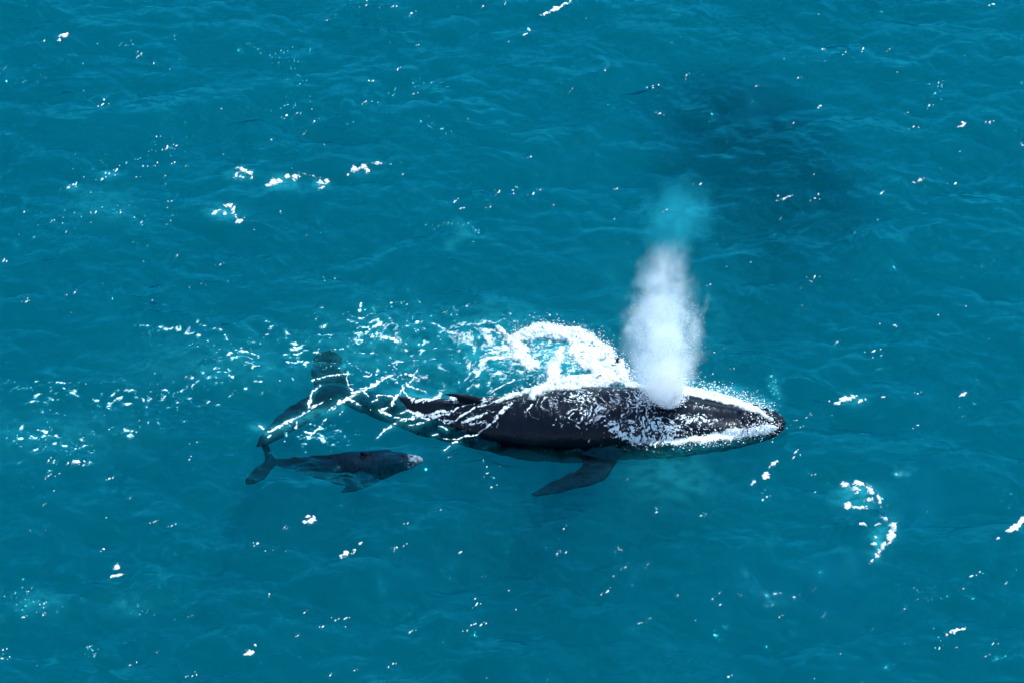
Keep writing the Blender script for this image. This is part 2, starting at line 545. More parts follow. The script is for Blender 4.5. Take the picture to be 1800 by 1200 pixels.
def build_calf():
    st = [(742, 808, -0.08, 2, 1), (739, 808, -0.09, 6, 1), (731, 808.5, -0.12, 9.5, .95), (715, 810, -0.12, 14, .92), (698, 812, -0.22, 18.5, .95),
          (675, 816, -0.36, 24.5, 1), (650, 820, -0.42, 29, 1), (625, 823, -0.45, 31, 1), (600, 823, -0.46, 29, 1), (575, 821, -0.44, 23, 1),
          (550, 818.5, -0.47, 18.5, 1), (528, 816, -0.51, 14, 1), (508, 814, -0.56, 10, 1), (492, 812.5, -0.61, 7, 1), (478, 811, -0.66, 4.5, 1)]
    rings, C = whale_body(st, 650, 1, 2)
    V, F = [], []
    add_loft(V, F, rings)
    lead = to3([(434, 852, -0.66), (448, 850, -0.67), (462, 842, -0.68), (474, 829, -0.68), (486, 814, -0.67), (482, 803, -0.69), (478, 792, -0.75), (474, 782, -0.80), (468, 773, -0.84)])
    trail = to3([(430, 846, -0.66), (438, 834, -0.67), (447, 823, -0.68), (457, 816, -0.68), (466, 811, -0.67), (466, 802, -0.69), (463, 792, -0.75), (461, 782, -0.80), (464, 772, -0.84)])
    add_loft(V, F, fin_rings(lead, trail, (0.1, 0.1, 1), [0.02, 0.035, 0.045, 0.055, 0.07, 0.055, 0.045, 0.035, 0.02], n=50))
    lead = to3([(688, 832, -0.46), (672, 842, -0.55), (655, 851, -0.63), (636, 859, -0.69), (616, 864, -0.75), (600, 866, -0.78)])
    trail = to3([(652, 832, -0.46), (634, 836, -0.55), (622, 843, -0.63), (612, 851, -0.69), (604, 859, -0.75), (598, 864, -0.78)])
    add_loft(V, F, fin_rings(lead, trail, (0.1, 0.25, 1), [0.1, 0.08, 0.065, 0.05, 0.04, 0.02]))
    lead = [p + np.array([0, 0.9, 0]) + np.array([0, 0, -0.5 * k / 5]) for k, p in enumerate(to3([(688, 832, -0.59), (672, 838, -1.0), (655, 842, -1.2), (636, 844, -1.4), (616, 846, -1.6), (600, 848, -1.7)]))]
    trail = [p + np.array([0, 0.9, 0]) + np.array([0, 0, -0.5 * k / 5]) for k, p in enumerate(to3([(652, 832, -0.59), (640, 836, -1.0), (628, 840, -1.2), (614, 843, -1.4), (604, 846, -1.6), (598, 848, -1.7)]))]
    add_loft(V, F, fin_rings(lead, trail, (0.1, 0.5, 1), [0.1, 0.08, 0.065, 0.05, 0.04, 0.02]))
    k = int(np.argmin(np.abs(C[:, 0] - at(640, 820, -0.4)[0])))
    def rg(dx, dz): return np.array([C[k, 0] + dx, C[k, 1] + 0.02, C[k, 2] + C[k, 3] + dz])
    add_loft(V, F, fin_rings([rg(0.16, -0.08), rg(0.10, 0.03), rg(0.02, 0.07), rg(-0.06, 0.11)], [rg(-0.12, -0.08), rg(-0.10, 0.0), rg(-0.10, 0.06), rg(-0.11, 0.10)], (0, 1, 0), [0.05, 0.04, 0.03, 0.015], n=16))
    o = fuse("whale_calf", V, F, 0.018, skin_material("calf_skin_with_pale_snout", True))
    n = len(o.data.vertices)
    co = np.zeros(n * 3); o.data.vertices.foreach_get("co", co); co = co.reshape(-1, 3)
    soften(o, co)
    px, py = project(co[:, 0], co[:, 1], co[:, 2])
    pale = 0.62 * sstep(700, 742, px) + 0.2 * sstep(640, 700, px)
    a = o.data.attributes.new("pale", 'FLOAT', 'POINT'); a.data.foreach_set("value", pale.astype(np.float32))
    return tag(o, "small dark whale calf with pale speckled snout swimming just below the surface", "whale calf")

# ------------------------------------------------------------------ foam: lumpy relief sheets that lie on the sea and on the wet skin
class Top:
    """height raster of a whale seen from above"""
    def __init__(self, o, step=0.03):
        me = o.data
        n = len(me.vertices)
        co = np.zeros(n * 3); me.vertices.foreach_get("co", co); co = co.reshape(-1, 3)
        self.lo = co.min(0) - 0.1; hi = co.max(0) + 0.1
        self.nx, self.ny = int((hi[0] - self.lo[0]) / step) + 2, int((hi[1] - self.lo[1]) / step) + 2
        self.step = step
        bvh = BVHTree.FromPolygons([Vector(c) for c in co], [tuple(p.vertices) for p in me.polygons])
        H = np.full((self.ny, self.nx), -9.0)
        d = Vector((0, 0, -1))
        for j in range(self.ny):
            for i in range(self.nx):
                h = bvh.ray_cast(Vector((self.lo[0] + i * step, self.lo[1] + j * step, 5)), d)
                if h[0] is not None: H[j, i] = h[0].z
        self.H = H
    def __call__(self, x, y):
        u, v = (x - self.lo[0]) / self.step, (y - self.lo[1]) / self.step
        ok = (u >= 0) & (v >= 0) & (u < self.nx - 1.001) & (v < self.ny - 1.001)
        u, v = np.where(ok, u, 0), np.where(ok, v, 0)
        i, j = u.astype(int), v.astype(int); fu, fv = u - i, v - j
        H = self.H
        r = (H[j, i] * (1 - fu) + H[j, i + 1] * fu) * (1 - fv) + (H[j + 1, i] * (1 - fu) + H[j + 1, i + 1] * fu) * fv
        return np.where(ok, r, -9.0)

def surface(x, y):
    return np.maximum(sea(x, y), MOTHER_TOP(x, y))

def seg_w(px, py, pts, w):
    """soft brush along a polyline in photograph pixels; w: one or per-point widths"""
    ws = [w] * len(pts) if np.isscalar(w) else w
    best = np.full(px.shape, 1e9)
    for (a, b, wa, wb) in zip(pts[:-1], pts[1:], ws[:-1], ws[1:]):
        vx, vy = b[0] - a[0], b[1] - a[1]
        t = np.clip(((px - a[0]) * vx + (py - a[1]) * vy) / (vx * vx + vy * vy + 1e-9), 0, 1)
        d = np.hypot(px - a[0] - t * vx, py - a[1] - t * vy) / (wa + (wb - wa) * t)
        best = np.minimum(best, d)
    return best

def brush(px, py, pts, w): return np.exp(-seg_w(px, py, pts, w) ** 2)
def blob(px, py, cx, cyy, rx, ry, ang=0.0):
    c, s = math.cos(ang), math.sin(ang)
    dx, dy = px - cx, py - cyy
    return np.exp(-(((dx * c + dy * s) / rx) ** 2 + ((-dx * s + dy * c) / ry) ** 2))

def foam_material(name, col=(0.46, 0.575, 0.61), soft=2.1):
    m, N, L, M = nodes(name)
    out = N("ShaderNodeOutputMaterial")
    geo = N("ShaderNodeNewGeometry")
    a = N("ShaderNodeAttribute", _attribute_name="cover")
    n = N("ShaderNodeTexNoise", Scale=15.0, Detail=6.0, Roughness=0.72)
    L(geo.outputs['Position'], n.inputs['Vector'])
    v = M('ADD', a.outputs['Fac'], M('MULTIPLY', M('SUBTRACT', n.outputs[0], 0.5), 1.0))
    al = M('MULTIPLY', v, soft, clamp=True)
    d = N("ShaderNodeBsdfPrincipled"); d.inputs['Base Color'].default_value = (*col, 1); d.inputs['Roughness'].default_value = 0.55
    d.inputs['Specular IOR Level'].default_value = 0.3
    b = N("ShaderNodeBump", Strength=0.6, Distance=0.03)
    L(n.outputs[0], b.inputs['Height']); L(b.outputs[0], d.inputs['Normal'])
    t = N("ShaderNodeBsdfTransparent")
    mx = N("ShaderNodeMixShader")
    L(al, mx.inputs[0]); L(t.outputs[0], mx.inputs[1]); L(d.outputs[0], mx.inputs[2])
    L(mx.outputs[0], out.inputs['Surface'])
    return m

class Sheet:
    def __init__(self): self.V, self.F, self.A, self.n = [], [], [], 0
    def add(self, x, y, f, lift, lump, offset=0.012):
        """x, y grid; f>0 where there is foam; lift: relief height per unit of f"""
        act = f > -0.04
        cell = act[:-1, :-1] | act[:-1, 1:] | act[1:, :-1] | act[1:, 1:]
        if not cell.any(): return
        use = np.zeros(f.shape, bool)
        use[:-1, :-1] |= cell; use[:-1, 1:] |= cell; use[1:, :-1] |= cell; use[1:, 1:] |= cell
        xs, ys = x[use], y[use]
        e = 0.02
        h = surface(xs, ys)
        gx = (surface(xs + e, ys) - h) / e; gy = (surface(xs, ys + e) - h) / e
        gx, gy = np.clip(gx, -3, 3), np.clip(gy, -3, 3)
        q = np.sqrt(1 + gx * gx + gy * gy)
        ff = np.clip(f[use], 0, 1.2)
        o = offset + lift * ff ** 0.5 * (0.5 + 0.9 * fbm(xs * 6, ys * 6, 61, 4, 0.6)) + lump * ff * np.maximum(0, 0.45 + 0.8 * fbm(xs * 3.4, ys * 3.4, 71, 5, 0.7))
        V = np.stack([xs - gx / q * o, ys - gy / q * o, h + o / q], -1)
        idx = np.full(f.shape, -1); idx[use] = np.arange(use.sum()) + self.n
        jj, ii = np.nonzero(cell)
        F = np.stack([idx[jj, ii], idx[jj, ii + 1], idx[jj + 1, ii + 1], idx[jj + 1, ii]], -1)
        self.V.append(V); self.F.append(F); self.A.append(f[use]); self.n += len(V)
    def region(self, box, step, field, lift=0.01, lump=0.0, offset=0.012):
        x0, y1 = at(box[0], box[1])[:2]; x1, y0 = at(box[2], box[3])[:2]
        xl = at(box[0], box[1])[0]; xl = min(xl, at(box[0], box[3])[0]); xr = max(at(box[2], box[1])[0], at(box[2], box[3])[0])
        X, Y = np.meshgrid(np.arange(xl, xr, step), np.arange(y0 - 1.2 * (offset < 0.03), y1 + 0.2, step))
        Z = surface(X, Y)
        px, py = project(X, Y, Z)
        f = field(X, Y, Z, px, py)
        f = np.where((px < box[0]) | (px > box[2]) | (py < box[1]) | (py > box[3]), -1, f)
        self.add(X, Y, f, lift, lump, offset)
    def build(self, name, mat, label, cat, kind=None, group=None, parent=None):
        return mesh_obj(name, np.vstack(self.V), np.vstack(self.F), mat, parent, True, label, cat, kind, group, {"cover": np.concatenate(self.A)})

def warp(X, Y, s, a, seed):
    return X + a * fbm(X * s, Y * s, seed, 2), Y + a * fbm(X * s, Y * s, seed + 5, 2)

# --- the churned white water behind the shoulder
def f_churn(X, Y, Z, px, py):
    U, V = warp(X, Y, 1.2, 0.25, 20)
    wx = px + 9 * fbm(X * 1.8, Y * 1.8, 31, 3); wy = py + 7 * fbm(X * 1.8, Y * 1.8, 37, 3)
    W = np.maximum.reduce([
        brush(wx, wy, [(902, 598), (930, 586), (965, 582), (1000, 590), (1030, 604), (1058, 622), (1080, 645), (1100, 664)], [16, 19, 20, 22, 26, 27, 20, 9]),
        brush(wx, wy, [(905, 600), (915, 622), (930, 640), (948, 644)], [17, 20, 16, 9]),
        brush(wx, wy, [(935, 694), (958, 680), (1000, 672), (1045, 668), (1098, 668)], [11, 15, 17, 19, 9]),
        brush(wx, wy, [(985, 618), (978, 640), (970, 668)], [12, 15, 18]),
        brush(wx, wy, [(1010, 612), (1035, 640), (1062, 660)], [22, 22, 18]),
        0.8 * brush(wx, wy, [(870, 708), (905, 694), (940, 684)], [5, 8, 10]),
        0.9 * brush(wx, wy, [(905, 604), (884, 590), (872, 575)], [9, 6, 4])])
    hole = np.maximum.reduce([blob(wx, wy, 962, 605, 17, 5), blob(wx, wy, 986, 606, 12, 5), blob(wx, wy, 952, 624, 22, 12), 0.85 * blob(wx, wy, 1004, 648, 16, 11), 0.55 * blob(wx, wy, 1035, 652, 16, 8)])
    rough = 0.5 + 0.42 * fbm(U * 3.5, V * 3.5, 41, 4, 0.72) + 0.42 * fbm(X * 11, Y * 11, 48, 4, 0.75)
    f = 1.5 * W - 0.55 - 1.15 * (rough - 0.2) * (1.2 - 0.8 * W) - 0.95 * hole * (0.65 + 0.5 * fbm(U * 3, V * 6, 45, 3))
    return f

# --- lace left of the churn
def lace(X, Y, seed, s=1.0):
    U, V = warp(X, Y, 0.9 * s, 0.45, seed)
    r = ridged(U * 1.5 * s, V * 1.5 * s, seed + 1, 3, 0.6)
    b = fbm(U * 3.2 * s, V * 3.2 * s, seed + 9, 4, 0.6)
    g = fbm(X * 9 * s, Y * 9 * s, seed + 13, 3, 0.6)
    return 0.62 * r + 0.42 * b + 0.22 * g          # roughly -0.4 .. 1.1
def f_lace(X, Y, Z, px, py):
    D = np.maximum.reduce([1.15 * blob(px, py, 880, 620, 55, 46), 1.0 * blob(px, py, 835, 590, 70, 46), 0.8 * blob(px, py, 800, 570, 50, 30),
                           0.95 * blob(px, py, 845, 650, 65, 38), 0.62 * brush(px, py, [(770, 700), (800, 672), (840, 640)], 14), 0.6 * blob(px, py, 720, 650, 100, 45),
                           0.75 * brush(px, py, [(815, 690), (850, 676), (895, 662), (935, 648)], [6, 9, 12, 8]),
                           0.72 * brush(px, py, [(895, 590), (903, 565), (897, 552)], [10, 7, 5]), 0.66 * blob(px, py, 690, 590, 100, 38)])
    return 1.5 * (lace(X, Y, 200) - (0.80 - 0.52 * D)) - 0.3 * (D < 0.08)

# --- flecks trailing far to the left
def f_trail(X, Y, Z, px, py):
    D = np.maximum.reduce([0.68 * blob(px, py, 660, 590, 130, 42), 0.55 * blob(px, py, 520, 615, 90, 38), 0.5 * blob(px, py, 440, 630, 70, 45), 0.45 * blob(px, py, 320, 582, 90, 18),
                           0.52 * blob(px, py, 360, 665, 80, 14, -0.15), 0.42 * blob(px, py, 230, 700, 160, 26), 0.5 * blob(px, py, 60, 770, 60, 28), 0.42 * blob(px, py, 160, 770, 130, 20, -0.2),
                           0.38 * blob(px, py, 310, 745, 60, 18), 0.42 * blob(px, py, 80, 690, 90, 22), 0.42 * blob(px, py, 110, 812, 60, 14),
                           0.55 * blob(px, py, 650, 640, 60, 26), 0.5 * blob(px, py, 560, 760, 50, 30)])
    U, V = warp(X, Y, 0.7, 0.3, 300)
    n = 0.55 * fbm(U * 4.0, V * 5.6, 310, 3, 0.6) + 0.45 * ridged(U * 1.1, V * 1.6, 320, 2) - 0.1 + 0.16 * fbm(X * 11, Y * 14, 330, 2)
    return 1.9 * (n - (0.565 - 0.50 * D)) - 0.4 * (D < 0.06)

# --- strings of foam over the tail stock and flukes
def strings(lines):
    def f(X, Y, Z, px, py):
        wx = px + 5.5 * fbm(X * 2.2, Y * 2.2, 400, 4, 0.6); wy = py + 5.5 * fbm(X * 2.2, Y * 2.2, 407, 4, 0.6)
        W = np.zeros_like(px)
        for pts, w in lines:
            xs = [p[0] for p in pts]; ys = [p[1] for p in pts]
            b = (px > min(xs) - 30) & (px < max(xs) + 30) & (py > min(ys) - 30) & (py < max(ys) + 30)
            if b.any():
                W[b] = np.maximum(W[b], brush(wx[b], wy[b], pts, [q * 0.8 for q in w] if not np.isscalar(w) else w * 0.8))
        n = 0.45 * ridged(X * 3.2 + 0.2 * wx / 9, Y * 3.2, 410, 3, 0.65) + 0.75 * fbm(X * 8.5, Y * 8.5, 415, 4, 0.7) + 0.25 * fbm(X * 1.1, Y * 1.1, 418, 2)
        return 1.25 * (n - (0.80 - 0.92 * W)) - 0.4 * (W < 0.1)
    return f
TAIL_LINES = [
    ([(694, 656), (672, 668), (650, 680), (625, 692), (600, 706), (577, 722)], [3, 5, 4, 5, 6.5, 5]),
    ([(622, 692), (614, 682), (608, 664), (612, 655)], [3, 2.2, 1.8, 1.5]),
    ([(640, 686), (645, 695)], [3, 2]), ([(612, 702), (625, 708), (634, 716)], [3, 3, 2]),
    ([(612, 655), (596, 660), (580, 662), (566, 664), (547, 668)], [2, 3.5, 2.5, 3, 3]),
    ([(548, 700), (541, 708), (542, 716), (552, 713)], [3, 4, 3.5, 2]), ([(562, 678), (552, 690), (545, 700)], [2.5, 2, 2]),
    ([(567, 706), (550, 716), (536, 726), (520, 735), (502, 744), (490, 752)], [1.5, 3.5, 4.5, 3.5, 4, 4]),
    ([(522, 742), (521, 752)], [2.5, 2.5]), ([(492, 752), (478, 757), (472, 758)], [4, 4, 3]),
    ([(560, 752), (550, 763), (542, 770)], [2.5, 2.5, 1.5]), ([(573, 734), (566, 745)], [2, 1.5]), ([(603, 722), (598, 728)], [2.5, 2]),
    ([(538, 760), (545, 762)], 3.0), ([(455, 748), (462, 752)], 3.2), ([(476, 765), (470, 770)], 2.5),
    ([(661, 772), (675, 758), (690, 748), (705, 740), (725, 734), (745, 728), (775, 722), (800, 720)], [1.5, 2, 4, 5, 6, 5, 5, 3]),
    ([(682, 716), (668, 722), (690, 734), (705, 738)], [2, 3, 4, 4]), ([(708, 676), (712, 690), (722, 700), (735, 706), (760, 704), (776, 692)], [2, 3, 5, 6, 7, 6]),
    ([(686, 712), (696, 700), (704, 690), (712, 680)], [3, 4, 3, 1.5]), ([(655, 706), (664, 700), (662, 694), (680, 696), (690, 700)], [2, 2.5, 2, 3, 4]),
    ([(700, 728), (715, 722), (735, 728), (752, 736)], [3, 4, 6, 5]), ([(735, 726), (760, 730), (790, 726)], [5, 5, 4]),
    ([(716, 746), (730, 748), (745, 744)], [3, 4, 2]), ([(776, 752), (785, 756)], 3.0), ([(760, 766), (768, 764)], 2.6), ([(782, 792), (792, 784)], [3, 2.5]), ([(799, 780), (806, 776)], 3.2),
    ([(735, 650), (728, 662), (720, 676)], [1.5, 2, 2]), ([(655, 660), (640, 662)], 2.0), ([(700, 640), (690, 650)], 2.0), ([(716, 672), (722, 682), (745, 690), (750, 694)], [2, 3, 3, 2]),
    ([(700, 662), (716, 655), (728, 658), (735, 668)], [2, 3, 2.5, 2])]
SKIN_LINES = [
    ([(778, 771), (800, 770), (835, 765), (852, 752), (868, 738), (885, 722), (900, 708)], [0.5, 2, 2.5, 3.5, 5.5, 5.5, 4]),  # flank streaks include sun glints on wet skin, modelled as foam
    ([(812, 741), (830, 736), (845, 728), (856, 722)], [3, 4.5, 4.5, 3]), ([(848, 740), (852, 735), (840, 742), (826, 744)], [2, 2, 2, 1.5]),
    ([(805, 734), (820, 726), (850, 712), (880, 700), (900, 692)], [2, 2.5, 2.5, 2.5, 2.5]), ([(790, 725), (810, 716), (840, 706), (870, 692)], [3, 2.5, 2, 2]),
    ([(785, 705), (797, 702), (808, 708)], [5, 7, 5]), ([(922, 722), (934, 712)], [2.5, 2]), ([(860, 690), (884, 678), (905, 668)], [2.5, 3, 3]),
    ([(780, 738), (795, 740), (805, 736)], [3, 4, 2]), ([(770, 735), (785, 745), (800, 742)], 2.4), ([(830, 720), (850, 705), (866, 700)], [2, 2.5, 2]),
    ([(1122, 705), (1120, 722), (1116, 738)], [3.5, 2.5, 1.5]), ([(1136, 712), (1137, 726), (1139, 738)], [2.5, 2, 1.5]), ([(1108, 700), (1124, 706), (1140, 704)], [2.5, 3.5, 3])]
def f_skin(X, Y, Z, px, py):
    base = strings(SKIN_LINES)(X, Y, Z, px, py)
    # dappled froth sliding off the shoulder and the cheek
    D = np.maximum.reduce([1.1 * brush(px, py, [(1075, 742), (1088, 762), (1115, 772), (1150, 774), (1180, 768)], [12, 13, 13, 15, 15]), 1.0 * blob(px, py, 1150, 750, 95, 28),
                           0.8 * blob(px, py, 1040, 725, 55, 30), 0.85 * blob(px, py, 1020, 700, 45, 22), 0.85 * blob(px, py, 1130, 705, 55, 24), 0.95 * blob(px, py, 1215, 735, 60, 11, 0.1),
                           0.62 * blob(px, py, 1000, 735, 24, 12), 0.5 * blob(px, py, 1090, 690, 60, 12), 0.62 * blob(px, py, 1330, 748, 30, 16), 0.6 * blob(px, py, 1225, 712, 20, 8),
                           0.5 * blob(px, py, 960, 700, 60, 12), 0.42 * blob(px, py, 830, 735, 50, 22)])
    Yo, Y = Y, Y + 0.9 * Z            # follow the curve of the flank
    U, V = warp(X, Y, 1.8, 0.22, 500)
    n = 0.34 * ridged(U * 4.2, V * 3.4, 510, 3, 0.7) + 0.85 * fbm(U * 11, V * 9, 520, 4, 0.75) + 0.07
    dap = 1.7 * (n - (0.64 - 0.55 * D)) - 0.4 * (D < 0.08)
    # trickles: streaks that follow the slope of the skin
    T = np.maximum.reduce([0.8 * blob(px, py, 1100, 705, 90, 26), 0.5 * blob(px, py, 950, 720, 70, 22)])
    tr = ridged(U * 5.2 + 0.8 * V, V * 0.9, 530, 2)
    tri = 1.4 * (tr - (0.98 - 0.36 * T)) - 0.5 * (T < 0.1)
    # white band along the lip
    wy = py + 5 * fbm(X * 2.5, Y * 2.5, 540, 3)
    B = brush(px, wy, [(1172, 776), (1200, 773), (1240, 770), (1285, 763), (1330, 758), (1362, 752)], [6, 10, 13, 14, 14, 9])
    band = 1.45 * B - 0.58 - 0.75 * (0.5 + 0.5 * fbm(X * 6, Y * 6, 550, 4, 0.65)) * (1.15 - 0.55 * B)
    return np.maximum.reduce([base, dap, tri, band])

# --- white rim on the far side of the head
def f_rim(X, Y, Z, px, py):
    wy = py + 4 * fbm(X * 3, Y * 3, 600, 3); wx = px + 4 * fbm(X * 3, Y * 3, 605, 3)
    W = brush(wx, wy, [(1100, 676), (1140, 680), (1180, 684), (1215, 689), (1255, 697), (1295, 708), (1330, 722), (1357, 737)], [5, 8, 11, 12, 12, 10, 8, 4])
    n = 0.5 + 0.5 * fbm(X * 5.5, Y * 5.5, 610, 5, 0.7)
    out = 0.55 * brush(px, py, [(1235, 680), (1275, 690), (1315, 703), (1345, 722)], [12, 13, 11, 7])
    fl = 1.8 * (fbm(X * 8, Y * 8, 620, 3, 0.6) - (0.60 - 0.58 * out)) - 0.5 * (out < 0.08)
    return np.maximum(1.6 * W - 0.62 - 0.75 * n * (1.2 - 0.7 * W), fl)

# --- aeration: bubbles under the skin of the water
def aeration(X, Y, Z):
    shp = X.shape
    px, py = project(X, Y, Z)
    a = np.zeros(shp)
    b = (px > -50) & (px < 1850) & (py > 300) & (py < 1150)
    x, y, p, q = X[b], Y[b], px[b], py[b]
    D = np.maximum.reduce([0.62 * blob(p, q, 985, 625, 75, 42), 0.42 * blob(p, q, 870, 615, 85, 60), 0.22 * blob(p, q, 700, 610, 160, 60), 0.5 * brush(p, q, [(1100, 668), (1200, 680), (1290, 695), (1350, 725)], 17),
                           0.16 * brush(p, q, [(1190, 788), (1240, 784), (1300, 775), (1360, 758)], 7), 0.16 * blob(p, q, 1180, 835, 85, 45, 0.1), 0.34 * brush(p, q, [(600, 715), (540, 730), (470, 760)], 9), 0.45 * blob(p, q, 453, 750, 13, 8),
                           0.40 * blob(p, q, 604, 640, 5, 16, 0.2), 0.5 * blob(p, q, 1508, 870, 36, 22), 0.5 * blob(p, q, 1550, 945, 18, 34, 0.3), 0.12 * blob(p, q, 100, 760, 160, 40), 0.14 * blob(p, q, 400, 640, 160, 50), 0.35 * blob(p, q, 1362, 680, 9, 20, -0.4),
                           0.35 * brush(p, q, [(700, 690), (760, 700), (790, 690)], 12), 0.16 * brush(p, q, [(800, 395), (830, 405), (790, 430)], 9), 0.12 * blob(p, q, 1170, 560, 110, 120)] + [a_ * blob(p, q, cx, cc, rx, rx * 0.5) for (cx, cc, rx, a_) in ((424, 307, 20, .4), (500, 319, 26, .35), (562, 322, 16, .4), (640, 298, 22, .35), (392, 372, 26, .45), (190, 308, 18, .3), (128, 330, 14, .25), (1500, 702, 22, .3), (658, 200, 34, .25), (690, 175, 60, .18), (720, 690, 60, .2), (180, 360, 60, .12), (66, 1060, 40, .2), (230, 1062, 40, .15), (590, 255, 20, .3))])
    n = 0.55 + 0.9 * fbm(x * 2.2, y * 3.2, 700, 5, 0.65)
    # milky fringes round the foam
    q0 = b.copy(); q0[b] = (p < 965) & (q > 525) & (q < 845)
    h = np.zeros(shp)
    if q0.any():
        xs, ys, zs, ps, qs = X[q0], Y[q0], Z[q0], px[q0], py[q0]
        fr = np.maximum.reduce([f_lace(xs, ys, zs, ps, qs), f_trail(xs, ys, zs, ps, qs)])
        st = np.zeros_like(ps)
        for pts, w in TAIL_LINES:
            k = (np.abs(ps - pts[len(pts) // 2][0]) < 90) & (np.abs(qs - pts[len(pts) // 2][1]) < 70)
            if k.any(): st[k] = np.maximum(st[k], brush(ps[k], qs[k], pts, [2.0 * v for v in w] if not np.isscalar(w) else 2.0 * w))
        h[q0] = np.maximum(0.42 * np.clip((fr + 0.22) / 0.4, 0, 1), 0.12 * st)
    a[b] = np.clip(np.maximum(D * np.clip(n, 0.1, 1.5), h[b] * np.clip(n + 0.2, 0.2, 1.2)), 0, 0.9)
    return a

# ------------------------------------------------------------------ assemble: seabed, whales, sea
def build_seabed():
    g = np.linspace(-40, 40, 160)
    X, Y = np.meshgrid(np.r_[-900, g, 900], np.r_[-900, g, 900])
    Z = -29.6 + 0.5 * fbm(X * 0.1, Y * 0.1, 800, 3)
    Z = np.where((np.abs(X) > 100) | (np.abs(Y) > 100), -29.6, Z)
    m, N, L, M = nodes("dark_weedy_rock")
    out = N("ShaderNodeOutputMaterial"); pr = N("ShaderNodeBsdfPrincipled"); pr.inputs['Roughness'].default_value = 0.95
    n = N("ShaderNodeTexNoise", Scale=0.9, Detail=6.0); geo = N("ShaderNodeNewGeometry"); L(geo.outputs['Position'], n.inputs['Vector'])
    cr = N("ShaderNodeValToRGB"); cr.color_ramp.elements[0].color = (0.004, 0.008, 0.008, 1); cr.color_ramp.elements[1].color = (0.02, 0.03, 0.025, 1)
    L(n.outputs[0], cr.inputs[0]); L(cr.outputs[0], pr.inputs['Base Color']); L(pr.outputs[0], out.inputs['Surface'])
    V = np.stack([X, Y, Z], -1).reshape(-1, 3)
    return mesh_obj("seabed", V, grid_faces(*X.shape), m, label="dark seabed far down under the deep water", kind="structure")

build_seabed()
def build_dark_patch():
    """absorbing volume added under the surface to make the dark patch at upper right"""
    c = (at(1240, 200, -3) + at(1440, 400, -3)) / 2
    ax = at(1440, 400, -3) - at(1240, 200, -3)
    bm = bmesh.new(); bmesh.ops.create_icosphere(bm, subdivisions=4, radius=1.0)
    me = bpy.data.meshes.new("dark_water_patch"); bm.to_mesh(me); bm.free()
    o = bpy.data.objects.new("dark_water_patch", me); COL.objects.link(o)
    o.location = (c[0], c[1], -3.1); o.scale = (6.2, 3.9, 2.6); o.rotation_euler = (0, 0, math.atan2(ax[1], ax[0]))
    mt, N, L, M = nodes("absorbing_water")
    out = N("ShaderNodeOutputMaterial"); tc = N("ShaderNodeTexCoord")
    ln = N("ShaderNodeVectorMath", _operation='LENGTH'); L(tc.outputs['Object'], ln.inputs[0])
    nz = N("ShaderNodeTexNoise", Scale=1.6, Detail=4.0); L(tc.outputs['Object'], nz.inputs['Vector'])
    q = M('ADD', ln.outputs['Value'], M('MULTIPLY', M('SUBTRACT', nz.outputs[0], 0.5), 1.2))
    d = M('MULTIPLY', M('MULTIPLY', M('SUBTRACT', 1.0, q), 1.6, clamp=True), M('MULTIPLY', M('SUBTRACT', 1.0, ln.outputs['Value']), 4.0, clamp=True))
    va = N("ShaderNodeVolumeAbsorption"); va.inputs['Color'].default_value = (0.0, 0.22, 0.42, 1)
    L(M('MULTIPLY', d, 0.5), va.inputs['Density']); L(va.outputs[0], out.inputs['Volume'])
    me.materials.append(mt)
    return tag(o, "dim dark smudge under the surface at upper right", "murky water", "stuff")
build_dark_patch()
mother = build_mother()
calf = build_calf()
MOTHER_TOP = Top(mother)
MAT_WATER = water_material()
water = build_water()

# ------------------------------------------------------------------ foam objects
FOAM = foam_material("white_foam")
THIN = foam_material("thin_foam_film", (0.42, 0.66, 0.70), 3.2)
def sheet(name, box, step, field, lift, lump, mat, label, cat, offset=0.012, kind="stuff"):
    s = Sheet(); s.region(box, step, field, lift, lump, offset)
    return s.build(name, mat, label, cat, kind)
sheet("churned_foam", (840, 530, 1125, 712), 0.020, f_churn, 0.03, 0.26, FOAM, "thick white churned foam heaped behind the big whale's shoulder", "foam")
def f_veil(X, Y, Z, px, py):
    wx = px + 6 * fbm(X * 2, Y * 2, 51, 3); wy = py + 5 * fbm(X * 2, Y * 2, 57, 3)
    W = np.maximum.reduce([blob(wx, wy, 985, 630, 90, 52), 0.8 * blob(wx, wy, 920, 625, 60, 48), 0.6 * brush(wx, wy, [(860, 712), (910, 690), (960, 665)], 14)])
    n = ridged(X * 1.2 + Y * 1.5, Y * 2.5 - X * 0.8, 60, 4, 0.7) * 0.5 + 0.5 * fbm(X * 7, Y * 7, 66, 4, 0.7)
    return 0.55 * (n - (0.66 - 0.62 * W)) - 0.3 * (W < 0.15)
sheet("foam_veil", (820, 540, 1125, 712), 0.022, f_veil, 0.0, 0.0, THIN, "thin see-through foam film inside the churned white water", "foam", 0.006)
sheet("lace_foam", (600, 530, 960, 705), 0.020, f_lace, 0.008, 0.01, FOAM, "broken white foam lace on the water left of the thick churned foam", "foam", 0.011)
sheet("trailing_foam", (0, 530, 800, 840), 0.024, f_trail, 0.012, 0.0, THIN, "small foam flecks trailing away to the left behind the tail flukes", "foam", 0.010)
sheet("foam_strings", (440, 635, 830, 800), 0.016, strings(TAIL_LINES), 0.006, 0.004, FOAM, "white strings of foam lying over the whale's submerged tail", "foam", 0.014)
sheet("foam_and_glints_on_whale", (770, 665, 1372, 805), 0.015, f_skin, 0.006, 0.004, FOAM, "dappled froth and streaks running down the big whale's wet back and lip", "foam", 0.016)
sheet("head_rim_foam", (1090, 655, 1375, 750), 0.018, f_rim, 0.05, 0.12, FOAM, "white foam rim breaking along the far side of the whale's head", "foam", 0.013)

